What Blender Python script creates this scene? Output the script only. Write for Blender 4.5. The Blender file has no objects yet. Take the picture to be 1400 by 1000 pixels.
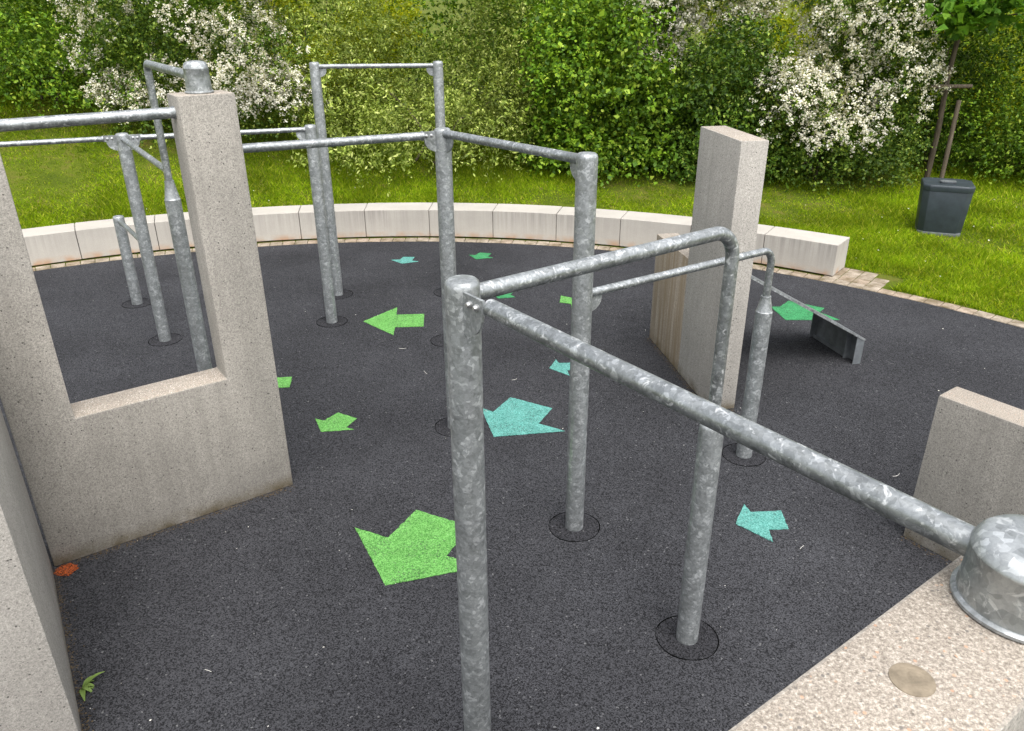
import bpy, bmesh, math, random
import numpy as np
from mathutils import Vector, Matrix

sc = bpy.context.scene
COL = sc.collection
RAD = math.radians

# ------------------------------------------------------------------ camera
EYE = 2.8
cam_data = bpy.data.cameras.new('camera')
cam_data.sensor_width = 36.0
cam_data.lens = 27.154
cam_data.clip_start = 0.05
cam_data.clip_end = 400.0
cam = bpy.data.objects.new('camera', cam_data)
COL.objects.link(cam)
pit, rol = RAD(25.0), RAD(-0.35)
fw = Vector((0, math.cos(pit), -math.sin(pit)))
r0 = Vector((1, 0, 0)); u0 = Vector((0, math.sin(pit), math.cos(pit)))
rt = r0 * math.cos(rol) + u0 * math.sin(rol)
up = -r0 * math.sin(rol) + u0 * math.cos(rol)
cam.matrix_world = Matrix(((rt.x, up.x, -fw.x, 0), (rt.y, up.y, -fw.y, 0), (rt.z, up.z, -fw.z, EYE), (0, 0, 0, 1)))
sc.camera = cam

# ------------------------------------------------------------------ sky, sun, exposure
SUN_EL, SUN_AZ = 62.0, 158.0          # azimuth clockwise from +Y (the view direction)
world = bpy.data.worlds.new('World'); sc.world = world
world.use_nodes = True
wn = world.node_tree.nodes; wl = world.node_tree.links
wn.clear()
wo = wn.new('ShaderNodeOutputWorld'); wb = wn.new('ShaderNodeBackground')
sky = wn.new('ShaderNodeTexSky'); sky.sky_type = 'NISHITA'; sky.sun_disc = False
sky.sun_elevation = RAD(SUN_EL); sky.sun_rotation = RAD(SUN_AZ)
sky.air_density = 1.0; sky.dust_density = 4.0; sky.ozone_density = 1.0
hs = wn.new('ShaderNodeHueSaturation'); hs.inputs['Saturation'].default_value = 0.22
wl.new(sky.outputs['Color'], hs.inputs['Color']); wl.new(hs.outputs['Color'], wb.inputs['Color'])
wb.inputs['Strength'].default_value = 0.15
wl.new(wb.outputs[0], wo.inputs['Surface'])
sun_data = bpy.data.lights.new('sun', 'SUN'); sun_data.energy = 0.6; sun_data.angle = RAD(60)
sun_data.color = (1.0, 0.965, 0.91)
sun = bpy.data.objects.new('sun', sun_data); COL.objects.link(sun)
sdir = Vector((math.sin(RAD(SUN_AZ)) * math.cos(RAD(SUN_EL)), math.cos(RAD(SUN_AZ)) * math.cos(RAD(SUN_EL)), math.sin(RAD(SUN_EL))))
sun.rotation_euler = sdir.to_track_quat('Z', 'Y').to_euler()
sun.location = sdir * 40
vs = sc.view_settings
vs.view_transform = 'Standard'; vs.look = 'None'; vs.gamma = 1.0; vs.use_curve_mapping = False
vs.exposure = 1.38
sc.render.engine = 'CYCLES'
sc.cycles.max_bounces = 8; sc.cycles.transparent_max_bounces = 4

# ------------------------------------------------------------------ node helpers
class NT:
    def __init__(self, name):
        self.m = bpy.data.materials.new(name); self.m.use_nodes = True
        self.t = self.m.node_tree; self.t.nodes.clear()
        self.out = self.t.nodes.new('ShaderNodeOutputMaterial')
        self._pos = None
    def n(self, typ, props=None, **ins):
        nd = self.t.nodes.new(typ)
        for k, v in (props or {}).items(): setattr(nd, k, v)
        for k, v in ins.items():
            k = k.replace('_', ' ')
            s = nd.inputs[int(k[1:])] if (k[0] == 'i' and k[1:].isdigit()) else nd.inputs[k]
            self.set(s, v)
        return nd
    def set(self, sock, v):
        if isinstance(v, bpy.types.NodeSocket): self.t.links.new(v, sock)
        else:
            if hasattr(sock.default_value, '__len__') and not hasattr(v, '__len__'): v = (v,) * len(sock.default_value)
            if hasattr(v, '__len__') and len(sock.default_value) == 4 and len(v) == 3: v = (*v, 1)
            sock.default_value = v
    @property
    def pos(self):
        if self._pos is None: self._pos = self.n('ShaderNodeNewGeometry')
        return self._pos.outputs['Position']
    def scaled(self, s):
        return self.n('ShaderNodeVectorMath', {'operation': 'MULTIPLY'}, i0=self.pos, i1=s).outputs[0]
    def noise(self, scale, detail=2, rough=.5, vec=None, dist=0.0):
        return self.n('ShaderNodeTexNoise', Vector=vec or self.pos, Scale=scale, Detail=detail, Roughness=rough, Distortion=dist).outputs['Fac']
    def voro(self, scale, vec=None, feature='F1', out='Color'):
        return self.n('ShaderNodeTexVoronoi', {'feature': feature}, Vector=vec or self.pos, Scale=scale).outputs[out]
    def ramp(self, fac, stops, interp='LINEAR'):
        nd = self.n('ShaderNodeValToRGB', Fac=fac); cr = nd.color_ramp; cr.interpolation = interp
        while len(cr.elements) < len(stops): cr.elements.new(.5)
        for e, (p, c) in zip(cr.elements, stops):
            e.position = p; e.color = (c, c, c, 1) if not hasattr(c, '__len__') else (*c, 1)
        return nd.outputs['Color']
    def mix(self, fac, a, b, blend='MIX'):
        nd = self.n('ShaderNodeMix', {'data_type': 'RGBA', 'blend_type': blend})
        self.set(nd.inputs[0], fac); self.set(nd.inputs[6], a); self.set(nd.inputs[7], b)
        return nd.outputs[2]
    def math(self, op, a, b=0.0):
        nd = self.n('ShaderNodeMath', {'operation': op}); self.set(nd.inputs[0], a); self.set(nd.inputs[1], b)
        return nd.outputs[0]
    def bump(self, h, strength=.3, dist=.004):
        return self.n('ShaderNodeBump', Height=h, Strength=strength, Distance=dist).outputs[0]
    def principled(self, color, rough=.8, metal=0.0, normal=None, spec=.4):
        p = self.n('ShaderNodeBsdfPrincipled')
        self.set(p.inputs['Base Color'], color); self.set(p.inputs['Roughness'], rough); self.set(p.inputs['Metallic'], metal)
        p.inputs['Specular IOR Level'].default_value = spec
        if normal is not None: self.set(p.inputs['Normal'], normal)
        return p.outputs[0]
    def done(self, shader):
        self.t.links.new(shader, self.out.inputs['Surface']); return self.m

def mat_rubber(name, dark, light, blotch=True):
    t = NT(name)
    g = t.n('ShaderNodeSeparateColor', Color=t.voro(170)).outputs[0]
    g2 = t.noise(420, 2, .6)
    v = t.math('MULTIPLY', g, g2)
    c = t.ramp(v, [(0.06, dark), (.40, light)])
    if blotch:
        big = t.ramp(t.noise(.9, 5, .6), [(.3, .78), (.7, 1.16)])
        c = t.mix(1, c, t.ramp(t.noise(.33, 3, .6), [(.35, .86), (.65, 1.12)]), 'MULTIPLY')
        mid = t.ramp(t.noise(7, 4, .6), [(.25, .92), (.75, 1.08)])
        c = t.mix(1, c, big, 'MULTIPLY'); c = t.mix(1, c, mid, 'MULTIPLY')
        spk = t.n('ShaderNodeSeparateColor', Color=t.voro(120)).outputs[1]
        c = t.mix(t.ramp(spk, [(.993, 0), (.997, .45)]), c, (.22, .22, .22))
    else:
        wr = t.n('ShaderNodeSeparateColor', Color=t.voro(140)).outputs[2]
        wm = t.math('MULTIPLY', t.ramp(wr, [(.80, 0), (.86, .75)]), t.ramp(t.noise(5, 4, .7), [(.42, .15), (.62, 1)]))
        c = t.mix(wm, c, (.045, .05, .045))
        c = t.mix(1, c, t.ramp(t.noise(9, 4, .65), [(.3, .8), (.7, 1.1)]), 'MULTIPLY')
    return t.done(t.principled(c, .88, 0, t.bump(t.voro(170, out='Distance'), .7, .004), .08))

def mat_concrete(name, base, dark=.55, pore=1.0, streak=.0, warm=(.39, .355, .31), stain=None, top_agg=True):
    t = NT(name)
    geo = t.pos
    fine = t.ramp(t.noise(210, 3, .7), [(.25, .72), (.75, 1.22)])
    blot = t.ramp(t.noise(2.2, 5, .65), [(.3, .84), (.7, 1.1)])
    mott = t.ramp(t.noise(105, 5, .8), [(.32, .62), (.5, 1.0), (.68, 1.3)])
    c = t.mix(1, base, fine, 'MULTIPLY'); c = t.mix(1, c, blot, 'MULTIPLY'); c = t.mix(1, c, mott, 'MULTIPLY')
    # sand grains and open pores
    gr = t.n('ShaderNodeSeparateColor', Color=t.voro(150)).outputs[0]
    c = t.mix(t.ramp(gr, [(.84, 0), (.93, .5)]), c, tuple(x * .5 for x in base))
    pv = t.n('ShaderNodeTexVoronoi', Vector=t.pos, Scale=36)
    pg = t.n('ShaderNodeSeparateColor', Color=pv.outputs['Color']).outputs[1]
    pm = t.math('MULTIPLY', t.ramp(pv.outputs['Distance'], [(.1, 1), (.17, 0)]), t.ramp(pg, [(.62, 0), (.7, pore)]))
    c = t.mix(pm, c, tuple(x * .18 for x in base))
    pv2 = t.n('ShaderNodeTexVoronoi', Vector=t.pos, Scale=85)
    pg2 = t.n('ShaderNodeSeparateColor', Color=pv2.outputs['Color']).outputs[0]
    pm2 = t.math('MULTIPLY', t.ramp(pv2.outputs['Distance'], [(.16, 1), (.30, 0)]), t.ramp(pg2, [(.70, 0), (.8, .75 * pore)]))
    c = t.mix(pm2, c, tuple(x * .33 for x in base))
    cz = t.ramp(t.math('ABSOLUTE', t.math('SUBTRACT', t.noise(9, 3, .55, dist=.6), .5)), [(0.0, .8), (.012, 0)])
    c = t.mix(t.math('MULTIPLY', cz, t.ramp(t.noise(1.7, 2), [(.5, 0), (.62, .55)])), c, tuple(x * .55 for x in base))
    if streak:
        st = t.ramp(t.noise(1, 4, .6, vec=t.scaled((16, 16, .55))), [(.38, 0), (.68, 1)])
        c = t.mix(t.math('MULTIPLY', st, streak), c, tuple(x * dark for x in base))
    if stain:
        st = t.ramp(t.noise(1, 4, .65, vec=t.scaled((22, 22, .8))), [(.32, 0), (.62, .85)])
        c = t.mix(st, c, stain)
    nz = t.n('ShaderNodeSeparateXYZ', Vector=t._pos.outputs['True Normal']).outputs[2]
    if top_agg:
        agg = t.ramp(t.noise(180, 5, .85, dist=.3), [(.34, (.075, .062, .05)), (.44, (.20, .168, .135)), (.52, (.31, .268, .22)), (.64, (.56, .51, .44))])
        av = t.n('ShaderNodeTexVoronoi', Vector=t.pos, Scale=115)
        as_ = t.n('ShaderNodeSeparateColor', Color=av.outputs['Color']).outputs
        blob = t.ramp(av.outputs['Distance'], [(.22, 1), (.38, 0)])
        agg = t.mix(t.math('MULTIPLY', blob, t.ramp(as_[0], [(.86, 0), (.89, .9)])), agg, (.10, .09, .085))
        agg = t.mix(t.math('MULTIPLY', blob, t.ramp(as_[1], [(.90, 0), (.93, .7)])), agg, (.50, .28, .16))
        agg = t.mix(t.math('MULTIPLY', blob, t.ramp(as_[2], [(.86, 0), (.9, .7)])), agg, (.82, .78, .72))
        agg = t.mix(1, agg, blot, 'MULTIPLY'); agg = t.mix(.15, agg, warm)
        c = t.mix(t.ramp(nz, [(.9, 0), (.95, 1)]), c, agg)
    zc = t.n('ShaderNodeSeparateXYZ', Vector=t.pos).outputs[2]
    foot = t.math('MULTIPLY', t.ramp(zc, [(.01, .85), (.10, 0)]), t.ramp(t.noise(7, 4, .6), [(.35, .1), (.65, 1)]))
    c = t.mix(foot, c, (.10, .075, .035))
    h = t.math('ADD', t.noise(210, 3, .7), t.math('MULTIPLY', pm, -2.0))
    return t.done(t.principled(c, .92, 0, t.bump(h, .45, .003), .25))

def mat_bench(name):
    t = NT(name)
    base = (.39, .365, .325)
    c = t.mix(1, base, t.ramp(t.noise(160, 3, .7), [(.25, .85), (.75, 1.12)]), 'MULTIPLY')
    c = t.mix(1, c, t.ramp(t.noise(1.6, 5, .6), [(.3, .88), (.7, 1.1)]), 'MULTIPLY')
    z = t.n('ShaderNodeSeparateXYZ', Vector=t.pos).outputs[2]
    nz = t.n('ShaderNodeSeparateXYZ', Vector=t._pos.outputs['True Normal']).outputs[2]
    st = t.ramp(t.noise(1, 5, .7, vec=t.scaled((20, 20, .6))), [(.40, 0), (.60, 1)])
    st = t.math('MULTIPLY', st, t.ramp(z, [(.05, .12), (.34, 1)]))
    st = t.math('MULTIPLY', st, t.ramp(t.noise(.8, 2), [(.38, .25), (.6, 1)]))
    c = t.mix(t.math('MULTIPLY', st, t.ramp(nz, [(.5, .75), (.9, .12)])), c, (.24, .22, .2))
    c = t.mix(t.math('MULTIPLY', t.ramp(z, [(.03, .75), (.10, 0)]), t.ramp(t.noise(6, 3), [(.4, 0), (.65, 1)])), c, (.38, .22, .12))
    return t.done(t.principled(c, .9, 0, t.bump(t.noise(160, 3, .7), .3, .002), .25))

def mat_zinc(name, worn=.3, scale=30.0, metal=.6):
    t = NT(name)
    def warp(k, sc_):
        nz = t.n('ShaderNodeTexNoise', Vector=t.pos, Scale=sc_, Detail=2.0).outputs['Color']
        return t.n('ShaderNodeVectorMath', {'operation': 'ADD'}, i0=t.pos, i1=t.n('ShaderNodeVectorMath', {'operation': 'MULTIPLY'}, i0=nz, i1=(k, k, k)).outputs[0]).outputs[0]
    w = warp(.022, 30.0)
    v = t.n('ShaderNodeSeparateColor', Color=t.voro(scale, w)).outputs
    v2 = t.n('ShaderNodeSeparateColor', Color=t.voro(scale * 2.6, w)).outputs
    k = t.math('ADD', t.math('MULTIPLY', v[0], .5), t.math('MULTIPLY', v2[0], .5))
    c = t.ramp(k, [(.15, (.225, .238, .240)), (.42, (.285, .30, .303)), (.62, (.32, .335, .34)), (.76, (.36, .377, .382)), (.82, (.48, .498, .505))])
    c = t.mix(1, c, t.ramp(t.noise(6, 4, .6), [(.3, .85), (.7, 1.12)]), 'MULTIPLY')
    c = t.mix(1, c, t.ramp(t.noise(140, 3, .7), [(.3, .9), (.7, 1.1)]), 'MULTIPLY')
    pt = t.math('MULTIPLY', t.ramp(t.noise(38, 5, .62, dist=.9), [(.575, 0), (.65, 1)]), worn)
    c = t.mix(pt, c, (.72, .73, .73))
    dk = t.ramp(t.noise(13, 6, .72), [(.55, 0), (.74, .4)])
    c = t.mix(dk, c, (.17, .18, .18))
    rg = t.n('ShaderNodeMapRange', Value=v[1], i3=.36, i4=.56).outputs[0]
    met = t.math('SUBTRACT', metal, t.math('MULTIPLY', pt, .45))
    h = t.math('ADD', t.noise(60, 4, .6), t.math('MULTIPLY', v[2], .25))
    return t.done(t.principled(c, rg, met, t.bump(h, .25, .002), .5))

def mat_plain(name, col, rough=.6, metal=0., var=.15, scale=30., spec=.4, bump=0.):
    t = NT(name)
    c = t.mix(1, col, t.ramp(t.noise(scale, 4, .6), [(.3, 1 - var), (.7, 1 + var)]), 'MULTIPLY')
    return t.done(t.principled(c, rough, metal, t.bump(t.noise(scale * 3, 3), bump, .003) if bump else None, spec))

def mat_leaf(name, stops, trans=.35, rough=.5, spec=.2):
    t = NT(name)
    g = t.n('ShaderNodeNewGeometry'); t._pos = g
    c = t.ramp(g.outputs['Random Per Island'], stops)
    c = t.mix(1, c, t.ramp(t.noise(1.1, 3, .6), [(.3, .62), (.7, 1.4)]), 'MULTIPLY')
    p = t.principled(c, rough, 0, None, spec)
    tr = t.n('ShaderNodeBsdfTranslucent'); t.set(tr.inputs['Color'], t.mix(1, c, (1.25, 1.2, .5), 'MULTIPLY'))
    mx = t.n('ShaderNodeMixShader'); mx.inputs[0].default_value = trans
    t.t.links.new(p, mx.inputs[1]); t.t.links.new(tr.outputs[0], mx.inputs[2])
    return t.done(mx.outputs[0])

def mat_wood(name, a, b):
    t = NT(name)
    c = t.ramp(t.noise(1, 4, .6, vec=t.scaled((60, 60, 5))), [(.3, a), (.7, b)])
    return t.done(t.principled(c, .9, 0, t.bump(t.noise(1, 4, .6, vec=t.scaled((60, 60, 5))), .5, .004), .2))

def mat_ground(name):
    t = NT(name)
    c = t.ramp(t.noise(3.0, 5, .65), [(.3, (.055, .08, .005)), (.5, (.085, .115, .007)), (.72, (.14, .12, .03))])
    c = t.mix(1, c, t.ramp(t.noise(60, 3, .7), [(.3, .6), (.7, 1.3)]), 'MULTIPLY')
    return t.done(t.principled(c, .95, 0, t.bump(t.noise(60, 3, .7), .8, .02), .15))

M = {}
M['rubber'] = mat_rubber('black rubber granules', (.014, .0142, .0155), (.058, .0585, .064))
M['rubber_dark'] = mat_rubber('fresher rubber infill', (.011, .011, .012), (.046, .046, .051))
M['arrow_light'] = mat_rubber('light green granules', (0.060, 0.200, 0.040), (0.160, 0.384, 0.104), False)
M['arrow_teal'] = mat_rubber('turquoise granules', (0.052, 0.200, 0.168), (0.144, 0.368, 0.328), False)
M['arrow_green'] = mat_rubber('mid green granules', (0.024, 0.152, 0.056), (0.068, 0.288, 0.120), False)
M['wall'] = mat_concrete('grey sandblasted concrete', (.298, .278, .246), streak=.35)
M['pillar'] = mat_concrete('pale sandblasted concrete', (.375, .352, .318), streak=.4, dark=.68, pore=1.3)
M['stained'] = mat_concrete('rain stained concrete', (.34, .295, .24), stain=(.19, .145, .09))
M['bench'] = mat_bench('cream precast concrete')
M['zinc'] = mat_zinc('galvanised steel', .10, 38)
M['zinc_bar'] = mat_zinc('galvanised steel worn by hands', .6, 44, .8)
M['zinc_cap'] = mat_zinc('galvanised cap', .38, 30, .7)
M['bolt'] = mat_plain('bright steel bolt', (.55, .55, .55), .35, .9, .05)
M['black'] = mat_plain('black joint', (.004, .004, .004), 1.0, 0., .1, 30., 0.)
M['steel_dark'] = mat_plain('dark grey steel', (.17, .185, .195), .42, .4, .25, 14)
M['bin'] = mat_plain('anthracite coated steel', (.032, .042, .05), .45, .1, .2, 9)
M['paver'] = mat_concrete('sand coloured paver', (.40, .34, .275), pore=.4, top_agg=False)
M['paver2'] = mat_concrete('rosy paver', (.40, .32, .25), pore=.4, top_agg=False)
M['ground'] = mat_ground('lawn soil')
M['grass'] = mat_leaf('grass blades', [(0, (.095, .165, .004)), (.5, (.175, .275, .006)), (.85, (.28, .38, .010)), (1, (.46, .45, .06))], .45, .7, .1)
M['orange'] = mat_rubber('orange sprayed granules', (.05, .022, .013), (.40, .085, .022), False)
M['bark'] = mat_wood('bark', (.05, .038, .026), (.13, .105, .075))
M['stake'] = mat_wood('weathered wood', (.075, .058, .042), (.17, .135, .10))
M['petal_litter'] = mat_plain('dry petals', (.62, .60, .55), .8, 0, .3, 40)
M['plug'] = mat_plain('mortar plug', (.20, .165, .12), .9, 0, .25, 60, .2, .4)

# ------------------------------------------------------------------ mesh helpers
def mesh_obj(name, verts, faces, mat, loc=(0, 0, 0), parent=None, smooth=None):
    me = bpy.data.meshes.new(name); me.from_pydata([tuple(v) for v in verts], [], faces); me.validate()
    me.materials.append(mat)
    o = bpy.data.objects.new(name, me); COL.objects.link(o); o.location = loc
    if parent: o.parent = parent
    if smooth is not None:
        me.polygons.foreach_set('use_smooth', [True] * len(me.polygons))
        me.set_sharp_from_angle(angle=RAD(smooth))
    return o
def empty(name, loc):
    o = bpy.data.objects.new(name, None); COL.objects.link(o); o.location = loc; o.empty_display_size = .1; return o
def tag(o, label, cat, group=None):
    o['label'] = label; o['category'] = cat
    if group: o['group'] = group
    return o
def kind(o, k): o['kind'] = k; return o

def lathe(prof, seg=32, axis=None, origin=(0, 0, 0)):
    """profile of (radius, height); optional axis direction"""
    q = Vector(axis).to_track_quat('Z', 'Y') if axis is not None else None
    vs_, fs = [], []
    for r, z in prof:
        for i in range(seg):
            a = 2 * math.pi * i / seg
            p = Vector((r * math.cos(a), r * math.sin(a), z))
            if q: p = q @ p
            vs_.append(p + Vector(origin))
    for j in range(len(prof) - 1):
        for i in range(seg):
            k = (i + 1) % seg
            fs.append((j * seg + i, j * seg + k, (j + 1) * seg + k, (j + 1) * seg + i))
    fs.append(tuple(reversed(range(seg)))); fs.append(tuple(range((len(prof) - 1) * seg, len(prof) * seg)))
    return vs_, fs

def fillet(pts, rad, n=10):
    pts = [Vector(p) for p in pts]; out = [pts[0]]
    for a, b, c in zip(pts, pts[1:], pts[2:]):
        d0 = (a - b).normalized(); d1 = (c - b).normalized()
        ang = d0.angle(d1); t = rad / math.tan(ang / 2)
        p0, p1 = b + d0 * t, b + d1 * t
        cen = b + (d0 + d1).normalized() * (rad / math.sin(ang / 2))
        v0, v1 = p0 - cen, p1 - cen
        th = v0.angle(v1); ax = v0.cross(v1).normalized()
        for i in range(n + 1): out.append(cen + Matrix.Rotation(th * i / n, 3, ax) @ v0)
    out.append(pts[-1]); return out

def tube(pts, r, seg=24):
    pts = [Vector(p) for p in pts]; rr = r if hasattr(r, '__len__') else [r] * len(pts)
    t0 = (pts[1] - pts[0]).normalized()
    nrm = t0.orthogonal().normalized(); vs_, fs = [], []
    for i, p in enumerate(pts):
        if i == 0: t = (pts[1] - p).normalized()
        elif i == len(pts) - 1: t = (p - pts[i - 1]).normalized()
        else: t = ((pts[i + 1] - p).normalized() + (p - pts[i - 1]).normalized()).normalized()
        nrm = (nrm - t * nrm.dot(t)).normalized(); b = t.cross(nrm)
        for k in range(seg):
            a = 2 * math.pi * k / seg
            vs_.append(p + (nrm * math.cos(a) + b * math.sin(a)) * rr[i])
    for j in range(len(pts) - 1):
        for k in range(seg):
            k2 = (k + 1) % seg
            fs.append((j * seg + k, j * seg + k2, (j + 1) * seg + k2, (j + 1) * seg + k))
    fs.append(tuple(reversed(range(seg)))); fs.append(tuple(range((len(pts) - 1) * seg, len(pts) * seg)))
    return vs_, fs

def prism(outline, ax_s, ax_t, ax_n, th, origin=(0, 0, 0)):
    """2D outline (s,t) extruded th along ax_n"""
    s, t, n = Vector(ax_s), Vector(ax_t), Vector(ax_n); o = Vector(origin); k = len(outline)
    vs_ = [o + s * a + t * b for a, b in outline] + [o + s * a + t * b + n * th for a, b in outline]
    fs = [tuple(reversed(range(k))), tuple(range(k, 2 * k))] + [(i, (i + 1) % k, (i + 1) % k + k, i + k) for i in range(k)]
    return vs_, fs

def bevel_obj(o, w=.008, seg=2, rough=0.0, seed=1):
    bm = bmesh.new(); bm.from_mesh(o.data)
    bmesh.ops.recalc_face_normals(bm, faces=bm.faces)
    if rough:                       # slightly uneven, hand-worn arrises
        bmesh.ops.subdivide_edges(bm, edges=[e for e in bm.edges if e.calc_length() > .15], cuts=1)
    bmesh.ops.bevel(bm, geom=[e for e in bm.edges if len(e.link_faces) == 2 and e.calc_face_angle() > .3], offset=w, segments=seg, affect='EDGES', profile=.5)
    bm.to_mesh(o.data); bm.free()
    o.data.polygons.foreach_set('use_smooth', [True] * len(o.data.polygons)); o.data.set_sharp_from_angle(angle=RAD(35))
    return o
def fixn(o):
    bm = bmesh.new(); bm.from_mesh(o.data); bmesh.ops.recalc_face_normals(bm, faces=bm.faces); bm.to_mesh(o.data); bm.free(); return o

# ------------------------------------------------------------------ the plan
U = Vector((.813, .582, 0)); V = Vector((.582, -.813, 0)); Z = Vector((0, 0, 1))   # grid of the walls and bars
CX, CY = -1.46, 1.92          # middle of the round court
R_RUB, R_BENCH, BENCH_T, BENCH_H = 7.955, 8.15, .42, .37

def bank(x, y):
    r = np.hypot(x - CX, y - CY); a = np.degrees(np.arctan2(x - CX, y - CY))
    k = np.interp(a, [-60, -17, 2, 20, 32, 60], [.26, .28, .14, .09, .05, .03])
    d = np.maximum(0, r - 8.62)
    z = k * (d - .35 * (1 - np.exp(-d / .35)))
    z = np.where(r > 15, z - (r - 15) * k * .8, z)
    return z

# ground sheet, reaching far past the hedge
def build_ground():
    rs = np.concatenate([[0, 4, 7.0, 7.9, 8.0, 8.12], np.linspace(8.3, 16, 24), [18, 22, 30, 50, 90, 160]])
    na = 180; vs_, fs = [], []
    for r in rs:
        for i in range(na):
            a = 2 * math.pi * i / na; x = CX + r * math.sin(a); y = CY + r * math.cos(a)
            z = -.03 if r < 8.1 else float(bank(np.float64(x), np.float64(y))) - .004
            vs_.append((x, y, z))
    for j in range(len(rs) - 1):
        for i in range(na):
            k = (i + 1) % na
            fs.append((j * na + k, j * na + i, (j + 1) * na + i, (j + 1) * na + k))
    o = mesh_obj('lawn', vs_, fs, M['ground'], smooth=60); kind(o, 'structure')
    n = 160
    vs_ = [(CX + R_RUB * math.sin(2 * math.pi * i / n), CY + R_RUB * math.cos(2 * math.pi * i / n), .0) for i in range(n)]
    o = mesh_obj('rubber_ground', vs_, [tuple(reversed(range(n)))], M['rubber']); kind(o, 'structure')
build_ground()

# paver edging: single pavers as parts
def pavers():
    root = empty('paver_edging', (CX, CY, 0)); kind(root, 'structure')
    rng = random.Random(4)
    meshes = []
    for L, W in ((.152, .152),):
        for m_ in ('paver', 'paver2'):
            x, y = L / 2, W / 2
            vs_, fs = prism([(-x, -y), (x, -y), (x, y), (-x, y)], (1, 0, 0), (0, 1, 0), (0, 0, 1), .06, (0, 0, -.055))
            o = mesh_obj('paver', vs_, fs, M[m_]); bevel_obj(o, .005, 1); meshes.append(o.data); bpy.data.objects.remove(o)
    r = R_RUB + .012 + .076; step = .159 / r
    a = RAD(-50); i = 0
    def put(p, ang):
        c = bpy.data.objects.new('paver', meshes[rng.choice([0, 0, 1])]); COL.objects.link(c); c.parent = root
        c.location = p; c.rotation_euler = (rng.uniform(-.012, .012), rng.uniform(-.012, .012), -ang + rng.uniform(-.02, .02))
    while a < RAD(72):
        put((r * math.sin(a), r * math.cos(a), rng.uniform(-.003, .002)), a); a += step
    for row in range(1, 4):          # patch of pavers round the free end of the bench
        rr = r + row * .159
        aa = RAD(38.4)
        for k in range(4 - (row > 2)):
            put((rr * math.sin(aa), rr * math.cos(aa), rng.uniform(-.003, .002)), aa); aa += .159 / rr
pavers()

# ------------------------------------------------------------------ bench blocks
ORD = ['first', 'second', 'third', 'fourth', 'fifth', 'sixth', 'seventh', 'eighth', 'ninth', 'tenth', 'eleventh', 'twelfth', 'thirteenth', 'fourteenth']
joints = [38.9, 33.1, 26.9, 20.7, 14.85, 8.95, 3.0, -2.95, -8.9, -15.0, -21.2, -27.4, -33.6, -39.8, -46.0]
SHIFT = -.35
def bench():
    rng = random.Random(2)
    for i in range(len(joints) - 1):
        a1, a0 = RAD(joints[i] + SHIFT), RAD(joints[i + 1] + SHIFT)
        g = .0035 / R_BENCH; a0 += g; a1 -= g
        am = (a0 + a1) / 2; n = 5; ol = []
        o0 = Vector((CX + R_BENCH * math.sin(am), CY + R_BENCH * math.cos(am), 0))
        for k in range(n + 1):
            a = a0 + (a1 - a0) * k / n; ol.append((CX + R_BENCH * math.sin(a) - o0.x, CY + R_BENCH * math.cos(a) - o0.y))
        for k in range(n, -1, -1):
            a = a0 + (a1 - a0) * k / n; rr = R_BENCH + BENCH_T; ol.append((CX + rr * math.sin(a) - o0.x, CY + rr * math.cos(a) - o0.y))
        vs_, fs = prism(ol, (1, 0, 0), (0, 1, 0), (0, 0, 1), BENCH_H - .014, (0, 0, .014 + rng.uniform(-.003, .003)))
        o = mesh_obj('bench_block', vs_, fs, M['bench'], o0); bevel_obj(o, .0045, 1)
        if i == 0: lb = 'cream concrete bench block at the free end beside the open lawn, its end face showing'
        else: lb = 'cream concrete bench block, %s counted from the free end beside the lawn' % ORD[i]
        tag(o, lb, 'bench', 'curved row of concrete bench blocks')
bench()

# ------------------------------------------------------------------ concrete walls
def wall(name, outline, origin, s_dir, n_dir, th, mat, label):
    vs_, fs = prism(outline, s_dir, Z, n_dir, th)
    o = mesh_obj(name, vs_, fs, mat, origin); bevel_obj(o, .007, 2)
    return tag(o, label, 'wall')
# U shaped wall with the window-like gap
A1 = Vector((-1.418, 4.202, 0))
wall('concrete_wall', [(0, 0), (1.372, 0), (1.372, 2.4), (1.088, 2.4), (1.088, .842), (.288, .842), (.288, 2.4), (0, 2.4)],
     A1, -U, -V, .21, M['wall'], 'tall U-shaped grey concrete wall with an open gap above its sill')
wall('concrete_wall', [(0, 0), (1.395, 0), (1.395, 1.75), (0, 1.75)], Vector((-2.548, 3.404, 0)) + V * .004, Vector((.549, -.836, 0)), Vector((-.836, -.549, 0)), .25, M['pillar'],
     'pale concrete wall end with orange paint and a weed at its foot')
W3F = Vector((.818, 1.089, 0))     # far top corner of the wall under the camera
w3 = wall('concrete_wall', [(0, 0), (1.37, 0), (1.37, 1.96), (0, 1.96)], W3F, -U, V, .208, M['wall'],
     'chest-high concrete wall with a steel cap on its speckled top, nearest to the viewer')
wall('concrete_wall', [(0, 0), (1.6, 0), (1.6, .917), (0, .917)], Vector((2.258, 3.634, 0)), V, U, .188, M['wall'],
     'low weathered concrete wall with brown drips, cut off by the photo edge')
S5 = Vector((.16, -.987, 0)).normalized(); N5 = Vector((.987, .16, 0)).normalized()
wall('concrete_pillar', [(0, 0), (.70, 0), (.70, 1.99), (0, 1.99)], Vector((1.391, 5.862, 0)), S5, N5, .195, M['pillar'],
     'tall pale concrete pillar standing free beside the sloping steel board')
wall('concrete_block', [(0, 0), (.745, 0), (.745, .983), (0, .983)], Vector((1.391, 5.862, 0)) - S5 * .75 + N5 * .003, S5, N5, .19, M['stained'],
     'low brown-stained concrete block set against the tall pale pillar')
# mortar plug in the top of the nearest wall
pl = mesh_obj('plug', *lathe([(.030, 0), (.0295, .0022), (.024, .003)], 28), M['plug'], Vector((.545, .775, 1.959)) - W3F, w3)

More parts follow.
